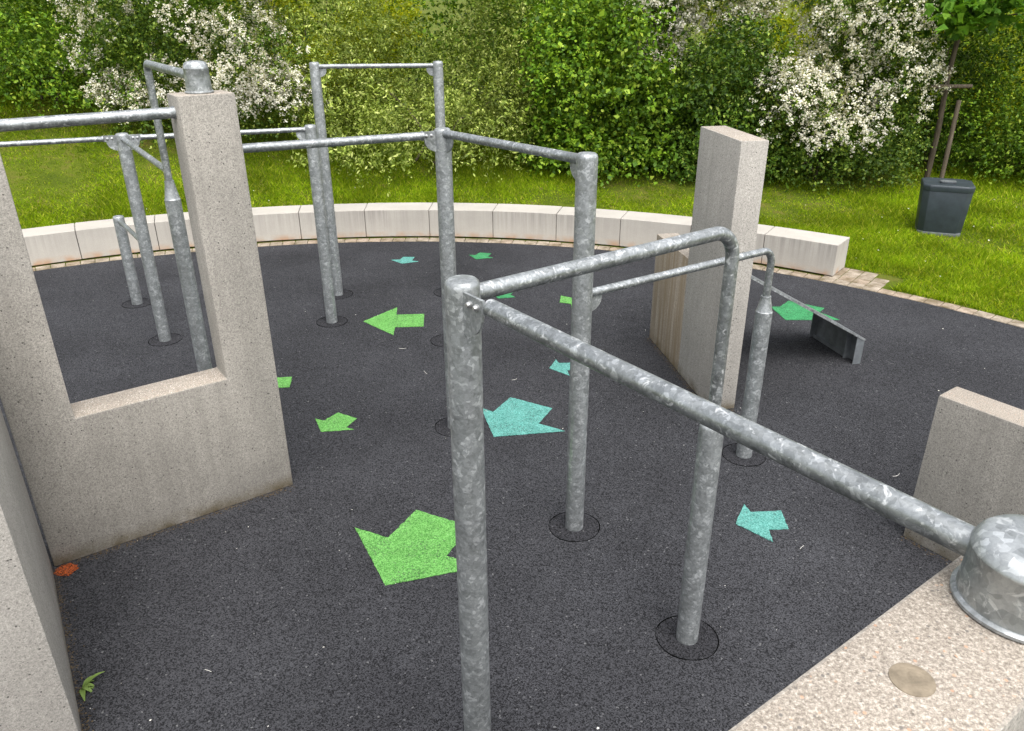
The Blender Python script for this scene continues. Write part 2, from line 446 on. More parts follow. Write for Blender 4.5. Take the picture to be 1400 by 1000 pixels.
# ------------------------------------------------------------------ steel posts
PR, BR = .0525, .0245
def ring(parent, r=.148, w=.0052):
    seg = 64; vs_, fs = [], []; r0_ = parent.location.x * 7 + parent.location.y * 3
    mesh_obj('infill', *lathe([(r - .002, .0004), (r - .002, .0012), (r - .004, .0014)], 48), M['rubber_dark'], parent=parent)
    for k in range(seg):
        a = 2 * math.pi * k / seg
        w_ = w * (.8 + .35 * math.sin(a * 3 + r0_) + .2 * math.sin(a * 7 + 2 * r0_)); q_ = r + .0025 * math.sin(2 * a + r0_) + .0012 * math.sin(5 * a)
        for rr, z in ((q_ - w_ / 2, .0006), (q_ + w_ / 2, .0006), (q_ + w_ / 2, .0026), (q_ - w_ / 2, .0026)):
            vs_.append((rr * math.cos(a), rr * math.sin(a), z))
    for k in range(seg):
        j = (k + 1) % seg
        for q in range(4): fs.append((k * 4 + q, j * 4 + q, j * 4 + (q + 1) % 4, k * 4 + (q + 1) % 4))
    return fixn(mesh_obj('ground_joint', vs_, fs, M['black'], parent=parent, smooth=40))
def shaft(parent, h, r=PR, cone=None, name='shaft'):
    if cone: prof = [(r, -.05), (r, h - .004), (r - .003, h), (r - .004, h + .002), (cone[1] + .006, h + cone[0]), (cone[1] + .006, h + cone[0] + .012)]
    else: prof = [(r, -.05), (r, h - .026), (r * .985, h - .017), (r * .93, h - .008), (r * .8, h - .002), (r * .55, h), (r * .02, h + .002)]
    return mesh_obj(name, *lathe(prof, 36), M['zinc'], parent=parent, smooth=32)
def bracket(parent, d, zt, r=PR, bolts=True, length=.088, disc=.075, th=.009, off=0.0):
    """flat plate between post and bar with a rounded belly"""
    d = Vector(d).normalized(); n = d.cross(Z)
    s0 = r - .012; ol = [(s0, zt), (r + length, zt), (r + length, zt - .048)]
    for k in range(9):
        a = k / 8 * math.pi / 2
        ol.append((s0 + (disc + .012) * math.cos(a), zt - .05 - disc * math.sin(a)))
    vs_, fs = prism(list(reversed(ol)), d, Z, n, th, n * (off - th / 2))
    b = fixn(mesh_obj('bracket', vs_, fs, M['zinc'], parent=parent))
    if bolts:
        for s in (.028, .062):
            for sg in (-1, 1):
                o = d * (r + s) + Z * (zt - .026) + n * (off + sg * th / 2)
                mesh_obj('bolt', *lathe([(.011, 0), (.011, .003), (.0085, .004), (.0085, .010), (.006, .0135), (.001, .0145)], 12, n * sg, o), M['bolt'], parent=b, smooth=35)
    return b
def gusset(parent, d, zt, r=PR, rad=.075, th=.008):
    d = Vector(d).normalized(); n = d.cross(Z); s0 = r - .012
    ol = [(s0, zt), (s0 + rad + .012, zt)] + [(s0 + (rad + .012) * math.cos(a), zt - .02 - rad * math.sin(a)) for a in [k / 8 * math.pi / 2 for k in range(9)]]
    return fixn(mesh_obj('gusset', *prism(list(reversed(ol)), d, Z, n, th, -n * th / 2), M['zinc'], parent=parent))
def post(x, y, h, label, name='steel_post', cone=None):
    root = empty(name, (x, y, 0)); tag(root, label, 'post', 'galvanised posts of the climbing bars')
    shaft(root, h, cone=cone); ring(root); return root
def bar(p, q, label, r=BR, mat='zinc_bar', name='steel_bar'):
    p, q = Vector(p), Vector(q); n = 8
    L = (q - p).length; ts = [0, .004 / L, .010 / L, .015 / L] + [i / n for i in range(1, n)] + [1 - .015 / L, 1 - .010 / L, 1 - .004 / L, 1]
    rr = [r * 1.13, r * 1.16, r * 1.10, r] + [r] * (n - 1) + [r, r * 1.10, r * 1.16, r * 1.13]
    o = mesh_obj(name, *tube([(q - p) * t_ for t_ in ts], rr), M[mat], p, smooth=40)
    return tag(o, label, 'bar', 'galvanised bars between the posts')
def hdir(a, b): return (Vector((b[0], b[1], 0)) - Vector((a[0], a[1], 0))).normalized()

N0 = (-.143, 2.13); PB = (.845, 2.852); P3 = (.363, 3.744); P4 = (-.422, 4.955); PC = (1.585, 4.535)
P5 = (-1.854, 7.831); P6 = (-.689, 7.88); P7 = (-1.761, 7.048); P8 = (-3.22, 6.614); P9 = (-2.326, 5.3); P10 = (-3.908, 7.598)
CAP3 = (.768, .935); W1CAP = Vector((-1.60, 4.205, 2.4))

near = post(*N0, 2.085, 'thick galvanised post nearest to the viewer, two bars meeting at its domed top')
dA = hdir(N0, CAP3); bracket(near, dA, 2.062, off=.024, length=.086, disc=.082)
pb = post(*PB, 1.20, 'shorter galvanised post under the bent bar in the foreground')
p3 = post(*P3, 2.165, 'tall galvanised post with a dark ring in the rubber, joined to a bar halfway up')
p4 = post(*P4, 2.115, 'galvanised post with bolted bracket, carrying bars to the U-shaped wall and a post')
pc = post(*PC, 1.055, 'galvanised post with a cone neck beside the tall pale pillar', cone=(.085, BR))
p7 = post(*P7, 1.86, 'galvanised post right in front of the high frame, a thin bar at its top')
p8 = post(*P8, 1.86, 'galvanised post with two bolted wing brackets, seen through the U-shaped wall')
p9 = post(*P9, 1.61, 'galvanised post with a cone neck behind the U-shaped wall', cone=(.11, BR))
p10 = post(*P10, .925, 'lowest galvanised post, in front of the bench behind the U-shaped wall')

# bars
zA = 2.036
def capped(cen, z0, rc, rf, h, parent):
    c = mesh_obj('cap', *lathe([(rc * 1.05, 0), (rc * 1.03, h * .2), (rc * 1.01, h * .45), (rc, h * .74), (rc * 1.012, h * .75), (rc * 1.012, h * .77), (rc * .99, h * .80), (rc * .95, h * .87), (rc * .86, h * .935), (rc * .7, h * .975), (rc * .4, h * .997), (.002, h)], 44), M['zinc_cap'], Vector((*cen, z0)) - parent.location, parent, smooth=45)
    mesh_obj('flange', *lathe([(rf - .004, -.0005), (rf, .003), (rf, .008), (rf - .004, .011), (rc, .012)], 44), M['zinc'], parent=c, smooth=45)
    return c
CAP3 = tuple((Vector(CAP3) + dA.xy * .018).to_tuple())
pA = Vector((*N0, zA)) + dA * (PR + .084); qA = Vector((*CAP3, zA - .012)) - dA * .055
barA = empty('steel_bar', pA); tag(barA, 'worn galvanised bar running from nearest post to a fat cap on the nearest wall', 'bar', 'galvanised bars between the posts')
mesh_obj('tube', *tube([(qA - pA) * i / 10 for i in range(11)], .0255), M['zinc_bar'], parent=barA, smooth=40)
capped(CAP3, 1.9605, .086, .0965, .122, barA)

def bent(p0, d, length, z_low, label, rad, r=BR, cap=None):
    """horizontal tube from p0 along d, then a bend straight down to z_low"""
    p0 = Vector(p0); d = Vector(d); e = p0 + d * length
    pts = fillet([p0, e, Vector((e.x, e.y, z_low))], rad, 12)
    root = empty('bent_steel_bar', p0); tag(root, label, 'bar', 'galvanised bent bars')
    pts = [q - p0 for q in pts]
    dense = [pts[0] + (pts[1] - pts[0]) * i / 6 for i in range(6)] + pts[1:]
    mesh_obj('tube', *tube(dense, r), M['zinc_bar'], parent=root, smooth=40)
    return root
dB = hdir(N0, PB); LB = (Vector(PB) - Vector(N0)).length
bent((*(Vector((*N0, 2.032)) + dB * .045),), dB, LB - .045, 1.195, 'thick bent galvanised bar from nearest post down onto a shorter post', .115, .0262)
dC = hdir(P3, PC); LC = (Vector(PC) - Vector(P3)).length
bent((*(Vector((*P3, 1.452)) + dC * .045),), dC, LC - .045, 1.145, 'shiny bent galvanised bar passing in front of the tall pillar', .085, .0222)
gusset(p3, dC, 1.44)
d9 = hdir(W1CAP, P9); L9 = (Vector(P9) - W1CAP.xy).length
b9 = bent((*(Vector((W1CAP.x, W1CAP.y, 2.475)) + d9 * .05),), d9, L9 - .05, 1.71, 'bent galvanised bar leading from capped wall top down to a cone-necked post', .05, .0242)
capped((W1CAP.x, W1CAP.y), 2.4005, .061, .071, .155, b9)
d34 = hdir(P3, P4)
bar(Vector((*P3, 2.128)) + d34 * .047, Vector((*P4, 2.085)) - d34 * .047, 'galvanised bar joining the tops of the two posts in the middle')
gusset(p3, d34, 2.112); gusset(p4, -d34, 2.07)
WE = A1 + V * -.105 + Z * 2.105
d4w = hdir(P4, WE); bracket(p4, d4w, 2.102)
bar(Vector((*P4, 2.078)) + d4w * (PR + .084), WE - d4w * -.01, 'galvanised bar from bolted bracket to the side of the U-shaped wall')
d87 = hdir(P8, P7); bracket(p8, d87, 1.845, length=.1); bracket(p8, -d87, 1.845, length=.1)
bar(Vector((*P8, 1.82)) + d87 * (PR + .09), Vector((*P7, 1.822)) - d87 * .045, 'thin galvanised bar passing behind the U-shaped wall', .021)
gusset(p7, -d87, 1.81)
dl = hdir(P8, (-5.6, 6.05))
bar(Vector((*P8, 1.82)) - d87 * (PR + .09), Vector((*P8, 1.80)) - d87 * 2.6, 'thin galvanised bar leaving the picture on the left, above the lawn', .021)
d89 = hdir(P8, P9)
bar(Vector((*P8, 1.815)) + d89 * .045, Vector((*P9, 1.80)) - d89 * .02, 'short galvanised bar between winged post and cone-necked post', .0215)
d108 = hdir(P10, P8)
bar(Vector((*P10, .885)) + d108 * .045, Vector((*P8, .905)) - d108 * .045, 'short low galvanised bar between lowest post and winged post', .0205)
sA = A1 - U * .287 + V * -.10 + Z * 2.315; sB = A1 - U * 1.089 + V * -.10 + Z * 2.315
bar(sA, sB, 'dark galvanised bar spanning the gap of the U-shaped wall', .0275)
# high frame
fr = empty('pull_up_frame', (*P5, 0)); tag(fr, 'high galvanised frame of two posts and a thin bar before the hedge', 'bar frame')
off = Vector((P6[0] - P5[0], P6[1] - P5[1], 0)); d56 = off.normalized()
for k, o_ in enumerate((Vector((0, 0, 0)), off)):
    s_ = shaft(fr, 2.325, .049, name='post'); s_.location = o_
    r_ = ring(s_)
    g_ = gusset(s_, d56 if k == 0 else -d56, 2.27, .049, .06)
mesh_obj('bar', *tube([d56 * .04 + Z * 2.285, off * .5 + Z * 2.285, off - d56 * .04 + Z * 2.285], .0205), M['zinc'], parent=fr, smooth=40)
# a ring cut for a ground socket without a post
so = empty('ground_socket', (-.60, 6.556, 0)); tag(so, 'round socket cover cut into the rubber beside the nearest post', 'cover'); ring(so)

# ------------------------------------------------------------------ sloping steel board
def ramp():
    L1 = Vector((2.985, 6.005, .212)); L2 = Vector((2.832, 6.62, .212))
    e = (L2 - L1).normalized(); w = (L2 - L1).length
    p = Vector((-e.y, e.x, 0)); p = p if p.x < 0 else -p
    root = empty('sloping_board', (L1.x, L1.y, 0)); tag(root, 'dark steel board sloping up from a low foot to the pillar', 'ramp')
    base = Vector((0, 0, 0))
    sl = (p + Z * .565).normalized(); nn = e.cross(sl); nn = nn if nn.z > 0 else -nn
    q = Z * .212
    o = mesh_obj('board', *prism([(0, 0), (w, 0), (w, 1.50), (0, 1.50)], e, sl, nn, .014, q), M['steel_dark'], parent=root); fixn(o)
    o = mesh_obj('edge_strip', *prism([(-.004, 0), (0, 0), (0, 1.5), (-.004, 1.5)], e, sl, nn, .018, q - nn * .002), M['zinc'], parent=root); fixn(o)
    o = mesh_obj('edge_strip', *prism([(0, 0), (w, 0), (w, -.004), (0, -.004)], e, sl, nn, .018, q - nn * .002), M['zinc'], parent=root); fixn(o)
    fixn(mesh_obj('foot_plate', *prism([(.012, 0), (w - .012, 0), (w - .012, .208), (.012, .208)], e, Z, p, .008, p * .012), M['steel_dark'], parent=root))
    for s in (0.0, .13, w - .008):
        top = [(0, 0), (.075, 0), (.075, .208 + .075 * .55), (.0, .209)]
        fixn(mesh_obj('leg', *prism(top, p, Z, e, .008, e * s), M['steel_dark'], parent=root))
    fixn(mesh_obj('foot_rail', *prism([(.14, 0), (w - .02, 0), (w - .02, .028), (.14, .028)], e, Z, p, .03, p * .021), M['steel_dark'], parent=root))
ramp()

# ------------------------------------------------------------------ arrows laid into the rubber
def arrow(pts, mat, label):
    c = Vector((sum(p[0] for p in pts) / len(pts), sum(p[1] for p in pts) / len(pts), .0012))
    rg_ = random.Random(int(abs(pts[0][0] * 1000 + pts[0][1] * 77))); ol = []
    for (ax, ay), (bx, by) in zip(pts, pts[1:] + pts[:1]):
        L = math.hypot(bx - ax, by - ay); n = max(2, int(L / .018))
        for k in range(n):
            t_ = k / n; j_ = rg_.gauss(0, .0016) if k else 0
            ol.append((ax + (bx - ax) * t_ - (by - ay) / L * j_ - c.x, ay + (by - ay) * t_ + (bx - ax) / L * j_ - c.y))
    o = fixn(mesh_obj('floor_arrow', *prism(ol, (1, 0, 0), (0, 1, 0), (0, 0, 1), .0035), M[mat], c))
    tag(o, label, 'arrow', 'coloured arrows laid into the rubber')
arrow([(-.937, 3.742), (-.724, 3.643), (-.592, 3.914), (-.250, 3.745), (-.375, 3.478), (-.176, 3.384), (-.682, 3.237)], 'arrow_light', 'largest light green arrow, partly hidden by the nearest post')
arrow([(-1.452, 7.043), (-1.172, 7.422), (-1.152, 7.215), (-.876, 7.231), (-.85, 6.9), (-1.123, 6.886), (-1.109, 6.686)], 'arrow_light', 'slim light green arrow pointing left, in front of the high frame')
arrow([(-.243, 5.237), (-.147, 5.166), (-.013, 5.405), (.306, 5.218), (.192, 4.981), (.379, 4.87), (-.134, 4.793)], 'arrow_teal', 'large turquoise arrow between the two middle posts')
arrow([(-1.477, 5.079), (-1.403, 5.045), (-1.325, 5.169), (-1.163, 5.075), (-1.22, 4.944), (-1.155, 4.91), (-1.389, 4.881)], 'arrow_light', 'small light green arrow just beside the U-shaped wall')
arrow([(-1.836, 5.80), (-1.805, 5.609), (-2.03, 5.585), (-2.03, 5.47), (-2.24, 5.69), (-2.06, 5.90), (-2.05, 5.775)], 'arrow_light', 'light green arrow of which only the tail shows past the U-shaped wall')
arrow([(-1.459, 9.056), (-1.354, 9.069), (-1.332, 9.174), (-1.188, 9.171), (-1.206, 9.021), (-1.123, 8.99), (-1.307, 8.906)], 'arrow_teal', 'small turquoise arrow under the high frame, near the bench')
arrow([(-.526, 9.249), (-.444, 9.232), (-.393, 9.34), (-.246, 9.305), (-.289, 9.182), (-.225, 9.12), (-.428, 9.065)], 'arrow_green', 'small mid green arrow closest to the curved bench')
arrow([(-.225, 7.85), (-.17, 7.81), (-.11, 7.93), (.021, 7.87), (-.015, 7.788), (.04, 7.706), (-.143, 7.675)], 'arrow_green', 'small mid green arrow just above the thick bent bar')
arrow([(.525, 7.743), (.64, 7.672), (.655, 7.78), (.77, 7.57), (.61, 7.39), (.612, 7.497), (.498, 7.543)], 'arrow_light', 'small light green arrow half hidden behind the tall ringed post')
arrow([(.317, 5.941), (.383, 6.12), (.404, 6.044), (.565, 6.05), (.55, 5.90), (.466, 5.895), (.478, 5.79)], 'arrow_teal', 'small turquoise arrow below the worn bar, touching the tall ringed post')
arrow([(1.323, 3.755), (1.426, 3.954), (1.443, 3.871), (1.634, 3.884), (1.619, 3.703), (1.501, 3.697), (1.491, 3.581)], 'arrow_teal', 'turquoise arrow on the open rubber near the low weathered wall')
arrow([(2.638, 7.377), (2.731, 7.376), (2.875, 7.545), (3.167, 7.326), (3.074, 7.215), (3.198, 7.005), (2.673, 7.013)], 'arrow_green', 'mid green arrow crossed by the edge of the sloping board')

# ------------------------------------------------------------------ small things on the rubber
def paint_mark():
    rng = random.Random(8); vs_ = [(0, 0, .0)]
    n = 22
    for k in range(n):
        a = 2 * math.pi * k / n; r = .055 * rng.uniform(.85, 1.15); vs_.append((r * math.cos(a) * 1.1, r * math.sin(a), 0))
    o = mesh_obj('paint_mark', vs_, [(0, k + 1, (k + 1) % n + 1) for k in range(n)], M['orange'], (-2.455, 3.375, .0045))
    tag(o, 'orange spray paint mark in the corner between two concrete walls', 'paint mark')
paint_mark()

def leaf_blade(rng, az, L, W, rise, droop):
    vs_, fs = [], []; n = 6
    d = Vector((math.cos(az), math.sin(az), 0)); s = Vector((-d.y, d.x, 0))
    for i in range(n + 1):
        t = i / n; p = d * (L * t) + Z * (rise * t - droop * t * t)
        w = W * math.sin(math.pi * min(.97, .12 + .86 * t)) * .5 + .001
        vs_ += [p - s * w + Z * w * .4, p, p + s * w + Z * w * .4]
    for i in range(n):
        for k in (0, 1): fs.append((i * 3 + k, i * 3 + k + 1, i * 3 + k + 4, i * 3 + k + 3))
    return vs_, fs
M['weed'] = mat_leaf('weed leaf', [(0, (.09, .17, .03)), (1, (.24, .33, .09))], .25)
def weed():
    rng = random.Random(5); root = empty('weed', (-1.955, 2.56, .002)); tag(root, 'small green weed growing at the foot of the pale wall end', 'plant')
    for k in range(10):
        az = RAD(-60 + 16 * k) + rng.uniform(-.2, .2)
        mesh_obj('leaf', *leaf_blade(rng, az, rng.uniform(.05, .11), rng.uniform(.014, .024), rng.uniform(.04, .09), rng.uniform(.03, .09)), M['weed'], parent=root, smooth=80)
weed()

def scatter(name, mat, pts, sizes, seed, lift=.004, flat=True):
    rng = np.random.default_rng(seed); vs_, fs = [], []
    for (x, y), s in zip(pts, sizes):
        a0 = rng.uniform(0, 6.28); n = 6; e = rng.uniform(.35, 1); b = len(vs_)
        ca, sa = math.cos(a0), math.sin(a0)
        vs_.append((x, y, lift + s * .35))
        for k in range(n):
            a = 2 * math.pi * k / n; r = s * rng.uniform(.75, 1.15)
            u, v = r * math.cos(a), r * e * math.sin(a)
            vs_.append((x + u * ca - v * sa, y + u * sa + v * ca, lift))
        for k in range(n): fs.append((b, b + 1 + k, b + 1 + (k + 1) % n))
    return kind(mesh_obj(name, vs_, fs, M[mat], smooth=50), 'stuff')
rg = np.random.default_rng(11)
pp = []
while len(pp) < 260:
    x, y = rg.uniform(-6, 5.5), 1.6 + 8.2 * rg.uniform() ** 1.25
    if math.hypot(x - CX, y - CY) < R_RUB - .1: pp.append((x, y))
scatter('fallen_petals', 'petal_litter', pp, [rg.choice([.0025, .0035, .005, .008], p=[.45, .3, .17, .08]) for _ in pp], 3)
# dirt and plant crumbs caught along the wall feet
M['crumbs'] = mat_plain('earth crumbs', (.085, .062, .035), .95, 0, .6, 50, .1)
def wall_dirt():
    rng = np.random.default_rng(77); pts = []
    S5_ = np.array([.16, -.987]); 
    for (ax, ay), (dx, dy), L, (nx, ny), cnt in (((-1.418, 4.202), (-.813, -.582), 1.33, (.582, -.813), 420), ((-2.548, 3.40), (.549, -.836), 1.39, (.836, .549), 360),
            ((2.258, 3.634), (.582, -.813), 1.3, (-.813, -.582), 260), ((1.275, 6.60), (.16, -.987), 1.42, (-.987, -.16), 420), ((1.505, 5.17), (.987, .16), .19, (.16, -.987), 60)):
        for _ in range(cnt):
            u, v = rng.uniform(0, L), abs(rng.normal()) * .022 + .002
            pts.append((ax + dx * u + nx * v, ay + dy * u + ny * v))
    scatter('earth_crumbs', 'crumbs', pts, [rng.uniform(.002, .006) for _ in pts], 9, .001)
wall_dirt()
def fibres():
    rng = np.random.default_rng(21); vs_, fs = [], []
    for k in range(36):
        x, y = rng.uniform(-3.5, 4), rng.uniform(1.7, 7); a = rng.uniform(0, 6.28); L = rng.uniform(.02, .09); cv = rng.uniform(-4, 4); w = .0006
        b = len(vs_); n = 6
        for i in range(n + 1):
            vs_ += [(x - w * math.sin(a), y + w * math.cos(a), .0045), (x + w * math.sin(a), y - w * math.cos(a), .006)]
            x += math.cos(a) * L / n; y += math.sin(a) * L / n; a += cv * L / n * 4
        for i in range(n): fs.append((b + 2 * i, b + 2 * i + 1, b + 2 * i + 3, b + 2 * i + 2))
    kind(mesh_obj('dry_grass_bits', vs_, fs, M['petal_litter']), 'stuff')
fibres()

# ------------------------------------------------------------------ litter bin
def litter_bin():
    x, y = 5.62, 9.98; z0 = float(bank(np.float64(x), np.float64(y)))
    root = empty('litter_bin', (x, y, z0)); root.rotation_euler = (0, 0, RAD(-22)); tag(root, 'dark grey litter bin with a rimmed lid on the lawn before the hedge', 'bin')
    def ring_(wx, wy, ch):
        return [(wx - ch, -wy), (wx, -wy + ch), (wx, wy - ch), (wx - ch, wy), (-wx + ch, wy), (-wx, wy - ch), (-wx, -wy + ch), (-wx + ch, -wy)]
    def loft(name, levels, par, mat):
        vs_, fs = [], []
        for wx, wy, ch, z in levels: vs_ += [(a, b, z) for a, b in ring_(wx, wy, ch)]
        for j in range(len(levels) - 1):
            for k in range(8): fs.append((j * 8 + k, j * 8 + (k + 1) % 8, j * 8 + 8 + (k + 1) % 8, j * 8 + 8 + k))
        fs += [tuple(reversed(range(8))), tuple(range(len(levels) * 8 - 8, len(levels) * 8))]
        o = mesh_obj(name, vs_, fs, M[mat], parent=par); fixn(o); bevel_obj(o, .005, 2); return o
    loft('plinth', [(.255, .225, .05, -.02), (.255, .225, .05, .03)], root, 'steel_dark')
    loft('body', [(.258, .228, .07, .03), (.288, .258, .075, .555)], root, 'bin')
    lid = loft('lid', [(.294, .264, .078, .556), (.297, .267, .078, .615), (.288, .258, .075, .635), (.235, .20, .065, .622)], root, 'bin')
    loft('ashtray', [(.085, .06, .02, .621), (.095, .07, .02, .650), (.075, .05, .02, .648)], lid, 'steel_dark')
litter_bin()

# ------------------------------------------------------------------ foliage
def quads_mesh(name, C, D, S, mat, parent=None, loc=(0, 0, 0), bend=None):
    """many diamond leaves: centre C, half length vector D, half width vector S (N,3 arrays)"""
    n = len(C); Nn = np.cross(D, S); Nn /= np.linalg.norm(Nn, axis=1)[:, None] + 1e-9
    fold = np.linalg.norm(S, axis=1)[:, None] * .45
    vs_ = np.empty((n, 4, 3), np.float32)
    vs_[:, 0] = C - D; vs_[:, 1] = C + S - D * .15 + Nn * fold; vs_[:, 2] = C + D; vs_[:, 3] = C - S - D * .15 + Nn * fold
    me = bpy.data.meshes.new(name); me.vertices.add(n * 4); me.vertices.foreach_set('co', vs_.ravel())
    me.loops.add(n * 4); me.loops.foreach_set('vertex_index', np.arange(n * 4, dtype=np.int32))
    me.polygons.add(n); me.polygons.foreach_set('loop_start', np.arange(0, n * 4, 4, dtype=np.int32))
    me.update(calc_edges=True); me.materials.append(mat)
    o = bpy.data.objects.new(name, me); COL.objects.link(o); o.location = loc
    if parent: o.parent = parent
    return o
def unit(v): return v / (np.linalg.norm(v, axis=1)[:, None] + 1e-9)

LM = {
 'dark': mat_leaf('dark leaf', [(0, (.025, .060, .007)), (.6, (.065, .130, .012)), (.92, (.15, .24, .022)), (1, (.40, .48, .10))], .22),
 'hazel': mat_leaf('hornbeam leaf', [(0, (.040, .095, .007)), (.55, (.105, .205, .012)), (.9, (.22, .34, .022)), (1, (.38, .47, .06))], .22),
 'willow': mat_leaf('grey green leaf', [(0, (.080, .122, .014)), (.5, (.185, .25, .034)), (.85, (.36, .43, .085)), (1, (.60, .65, .22))], .22),
 'yellow': mat_leaf('yellow green leaf', [(0, (.19, .25, .006)), (.6, (.36, .43, .012)), (1, (.62, .60, .035))], .45),
 'haw': mat_leaf('hawthorn leaf', [(0, (.028, .062, .008)), (.6, (.078, .140, .015)), (.92, (.18, .25, .03)), (1, (.40, .45, .10))], .22),
 'maple': mat_leaf('maple leaf', [(0, (0.060, 0.149, 0.016)), (.6, (0.110, 0.236, 0.023)), (1, (0.200, 0.350, 0.039))], .4),
}
M['blossom'] = mat_leaf('white blossom', [(0, (.50, .47, .36)), (.5, (.66, .64, .54)), (1, (.78, .76, .69))], .25)

def foliage(cx, cy, z0, rx, ry, h, rng, sprays, leaf, lw, nl, lobes=30, low=.08, droop=.25, fill=.30):
    """returns leaf arrays in coordinates relative to (cx,cy,z0), and spray tips with outward directions"""
    th = rng.uniform(0, 2 * np.pi, lobes); zz = rng.uniform(low, 1, lobes)
    prof = np.sqrt(np.clip(1 - ((zz - .32) / .75) ** 2, .2, 1)); rad = np.sqrt(rng.uniform(.2, 1, lobes)) * prof * .82
    sk = lobes // 4; zz[:sk] = rng.uniform(.04, .20, sk); rad[:sk] = rng.uniform(.4, .72, sk)
    lc = np.c_[np.cos(th) * rad * rx, np.sin(th) * rad * ry, zz * h * .9]
    lr = rng.uniform(.22, .50, lobes) * min(rx, ry) * (1.15 - .3 * zz)
    pick = rng.choice(lobes, sprays * 2, p=lr ** 2 / (lr ** 2).sum())
    dv = unit(rng.normal(size=(sprays * 2, 3)) + [0, 0, .15])
    inside = rng.uniform(size=sprays * 2) < fill
    k = np.where(inside, rng.uniform(.2, .8, sprays * 2), rng.uniform(.86, 1.14, sprays * 2))
    sp = lc[pick] + dv * (lr[pick] * k)[:, None] * [1, 1, .85]
    keep = np.ones(len(sp), bool)
    for j in range(lobes):
        dd = np.linalg.norm((sp - lc[j]) / [1, 1, .85], axis=1)
        keep &= ~((dd < lr[j] * .82) & (pick != j) & ~inside)
    keep &= sp[:, 2] > .05
    sp = sp[keep][:sprays]; dv = dv[keep][:sprays]; ns = len(sp)
    tw = unit(dv * .75 + np.c_[np.zeros((ns, 2)), np.full(ns, .45)] + rng.normal(size=(ns, 3)) * .45)
    tl = rng.uniform(.16, .42, ns) * (leaf / .06) ** .5
    t = np.tile(np.linspace(.0, 1, nl), (ns, 1)) + rng.uniform(-.05, .05, (ns, nl))
    C = sp[:, None] + tw[:, None] * (t * tl[:, None])[..., None]
    C[..., 2] -= droop * (t * tl[:, None]) ** 2 / .4
    C = (C + rng.normal(size=C.shape) * leaf * .3).reshape(-1, 3)
    TW = np.repeat(tw, nl, 0); side = unit(np.cross(TW, rng.normal(size=TW.shape)))
    D = unit(TW * .55 + side * .9 + np.c_[np.zeros((len(C), 2)), rng.uniform(-.45, .15, len(C))])
    OUT = np.repeat(dv, nl, 0)
    nrm = unit(OUT * .45 + np.array([0, 0, .75]) + rng.normal(size=C.shape) * .55)
    S = unit(np.cross(nrm, D))
    sz = leaf * rng.uniform(.5, 1.3, len(C)) * np.repeat(rng.uniform(.75, 1.25, ns), nl)
    return C, D * (sz * .5)[:, None], S * (sz * .5 * lw)[:, None], sp + tw * tl[:, None], unit(dv + [0, 0, .35]), lc, lr

def stems(root, lc, h, rng, n=4, r=.026, name='stem'):
    for k in range(n):
        j = rng.integers(len(lc)); e = Vector((lc[j] * [.7, .7, .62]).tolist()); b = Vector((rng.normal() * .18, rng.normal() * .18, -.1))
        m = b.lerp(e, .5) + Vector((rng.normal() * .12, rng.normal() * .12, .25))
        pts = [b, b.lerp(m, .5), m, m.lerp(e, .5), e]
        mesh_obj(name, *tube(pts, [r, r * .85, r * .65, r * .45, r * .2], 7), M['bark'], parent=root, smooth=60)

def bush(label, x, y, rx, h, kind_, seed, sprays=2600, leaf=.058, lw=.6, nl=11, flowers=0, ryf=.75, lobes=34, name='bush', low=.03, droop=.25, fmin=-.2, fz=.2):
    rng = np.random.default_rng(seed); z0 = float(bank(np.float64(x), np.float64(y)))
    root = empty(name, (x, y, z0)); tag(root, label, 'bush', 'shrubs of the hedge behind the bench')
    C, D, S, tips, outd, lc, lr = foliage(x, y, z0, rx, rx * ryf, h, rng, int(sprays * 1.3), leaf, lw, nl, lobes, low, droop)
    quads_mesh('crown', C, D, S, LM[kind_], root)
    stems(root, lc, h, rng)
    if flowers:
        # corymbs sit in patches on the outer, upper side of the sprays
        ph = rng.uniform(0, 6.28, 6)
        f = np.sin(tips[:, 0] * 2.3 + ph[0]) + np.sin(tips[:, 1] * 2.9 + ph[1]) + np.sin(tips[:, 2] * 2.6 + ph[2]) + 1.1 * np.sin(tips[:, 0] * 7 + tips[:, 2] * 6 + ph[3]) * np.sin(tips[:, 1] * 6 + tips[:, 2] * 4 + ph[4]) + rng.normal(size=len(tips)) * .3
        out = np.hypot(tips[:, 0] / rx, tips[:, 1] / (rx * ryf)) + .25 * tips[:, 2] / h
        ok = np.where((f > fmin) & (out > .45) & (tips[:, 2] > fz * h * (.8 + .4 * rng.uniform(size=len(tips)))))[0]
        ok = ok[:flowers]
        nc, nf = 4, 9
        cc = (tips[ok][:, None] + rng.normal(size=(len(ok), nc, 3)) * .055).reshape(-1, 3)
        co = np.repeat(outd[ok], nc, 0)
        fc = (cc[:, None] + rng.normal(size=(len(cc), nf, 3)) * .020 + co[:, None] * .03).reshape(-1, 3)
        fo = unit(np.repeat(co, nf, 0) * .8 + rng.normal(size=fc.shape) * .55 + [0, 0, .35])
        fd = unit(np.cross(fo, rng.normal(size=fc.shape))); fs_ = np.cross(fo, fd)
        sz = rng.uniform(.011, .019, len(fc))[:, None]
        quads_mesh('blossom', fc, fd * sz, fs_ * sz * .85, M['blossom'], root)
    return root

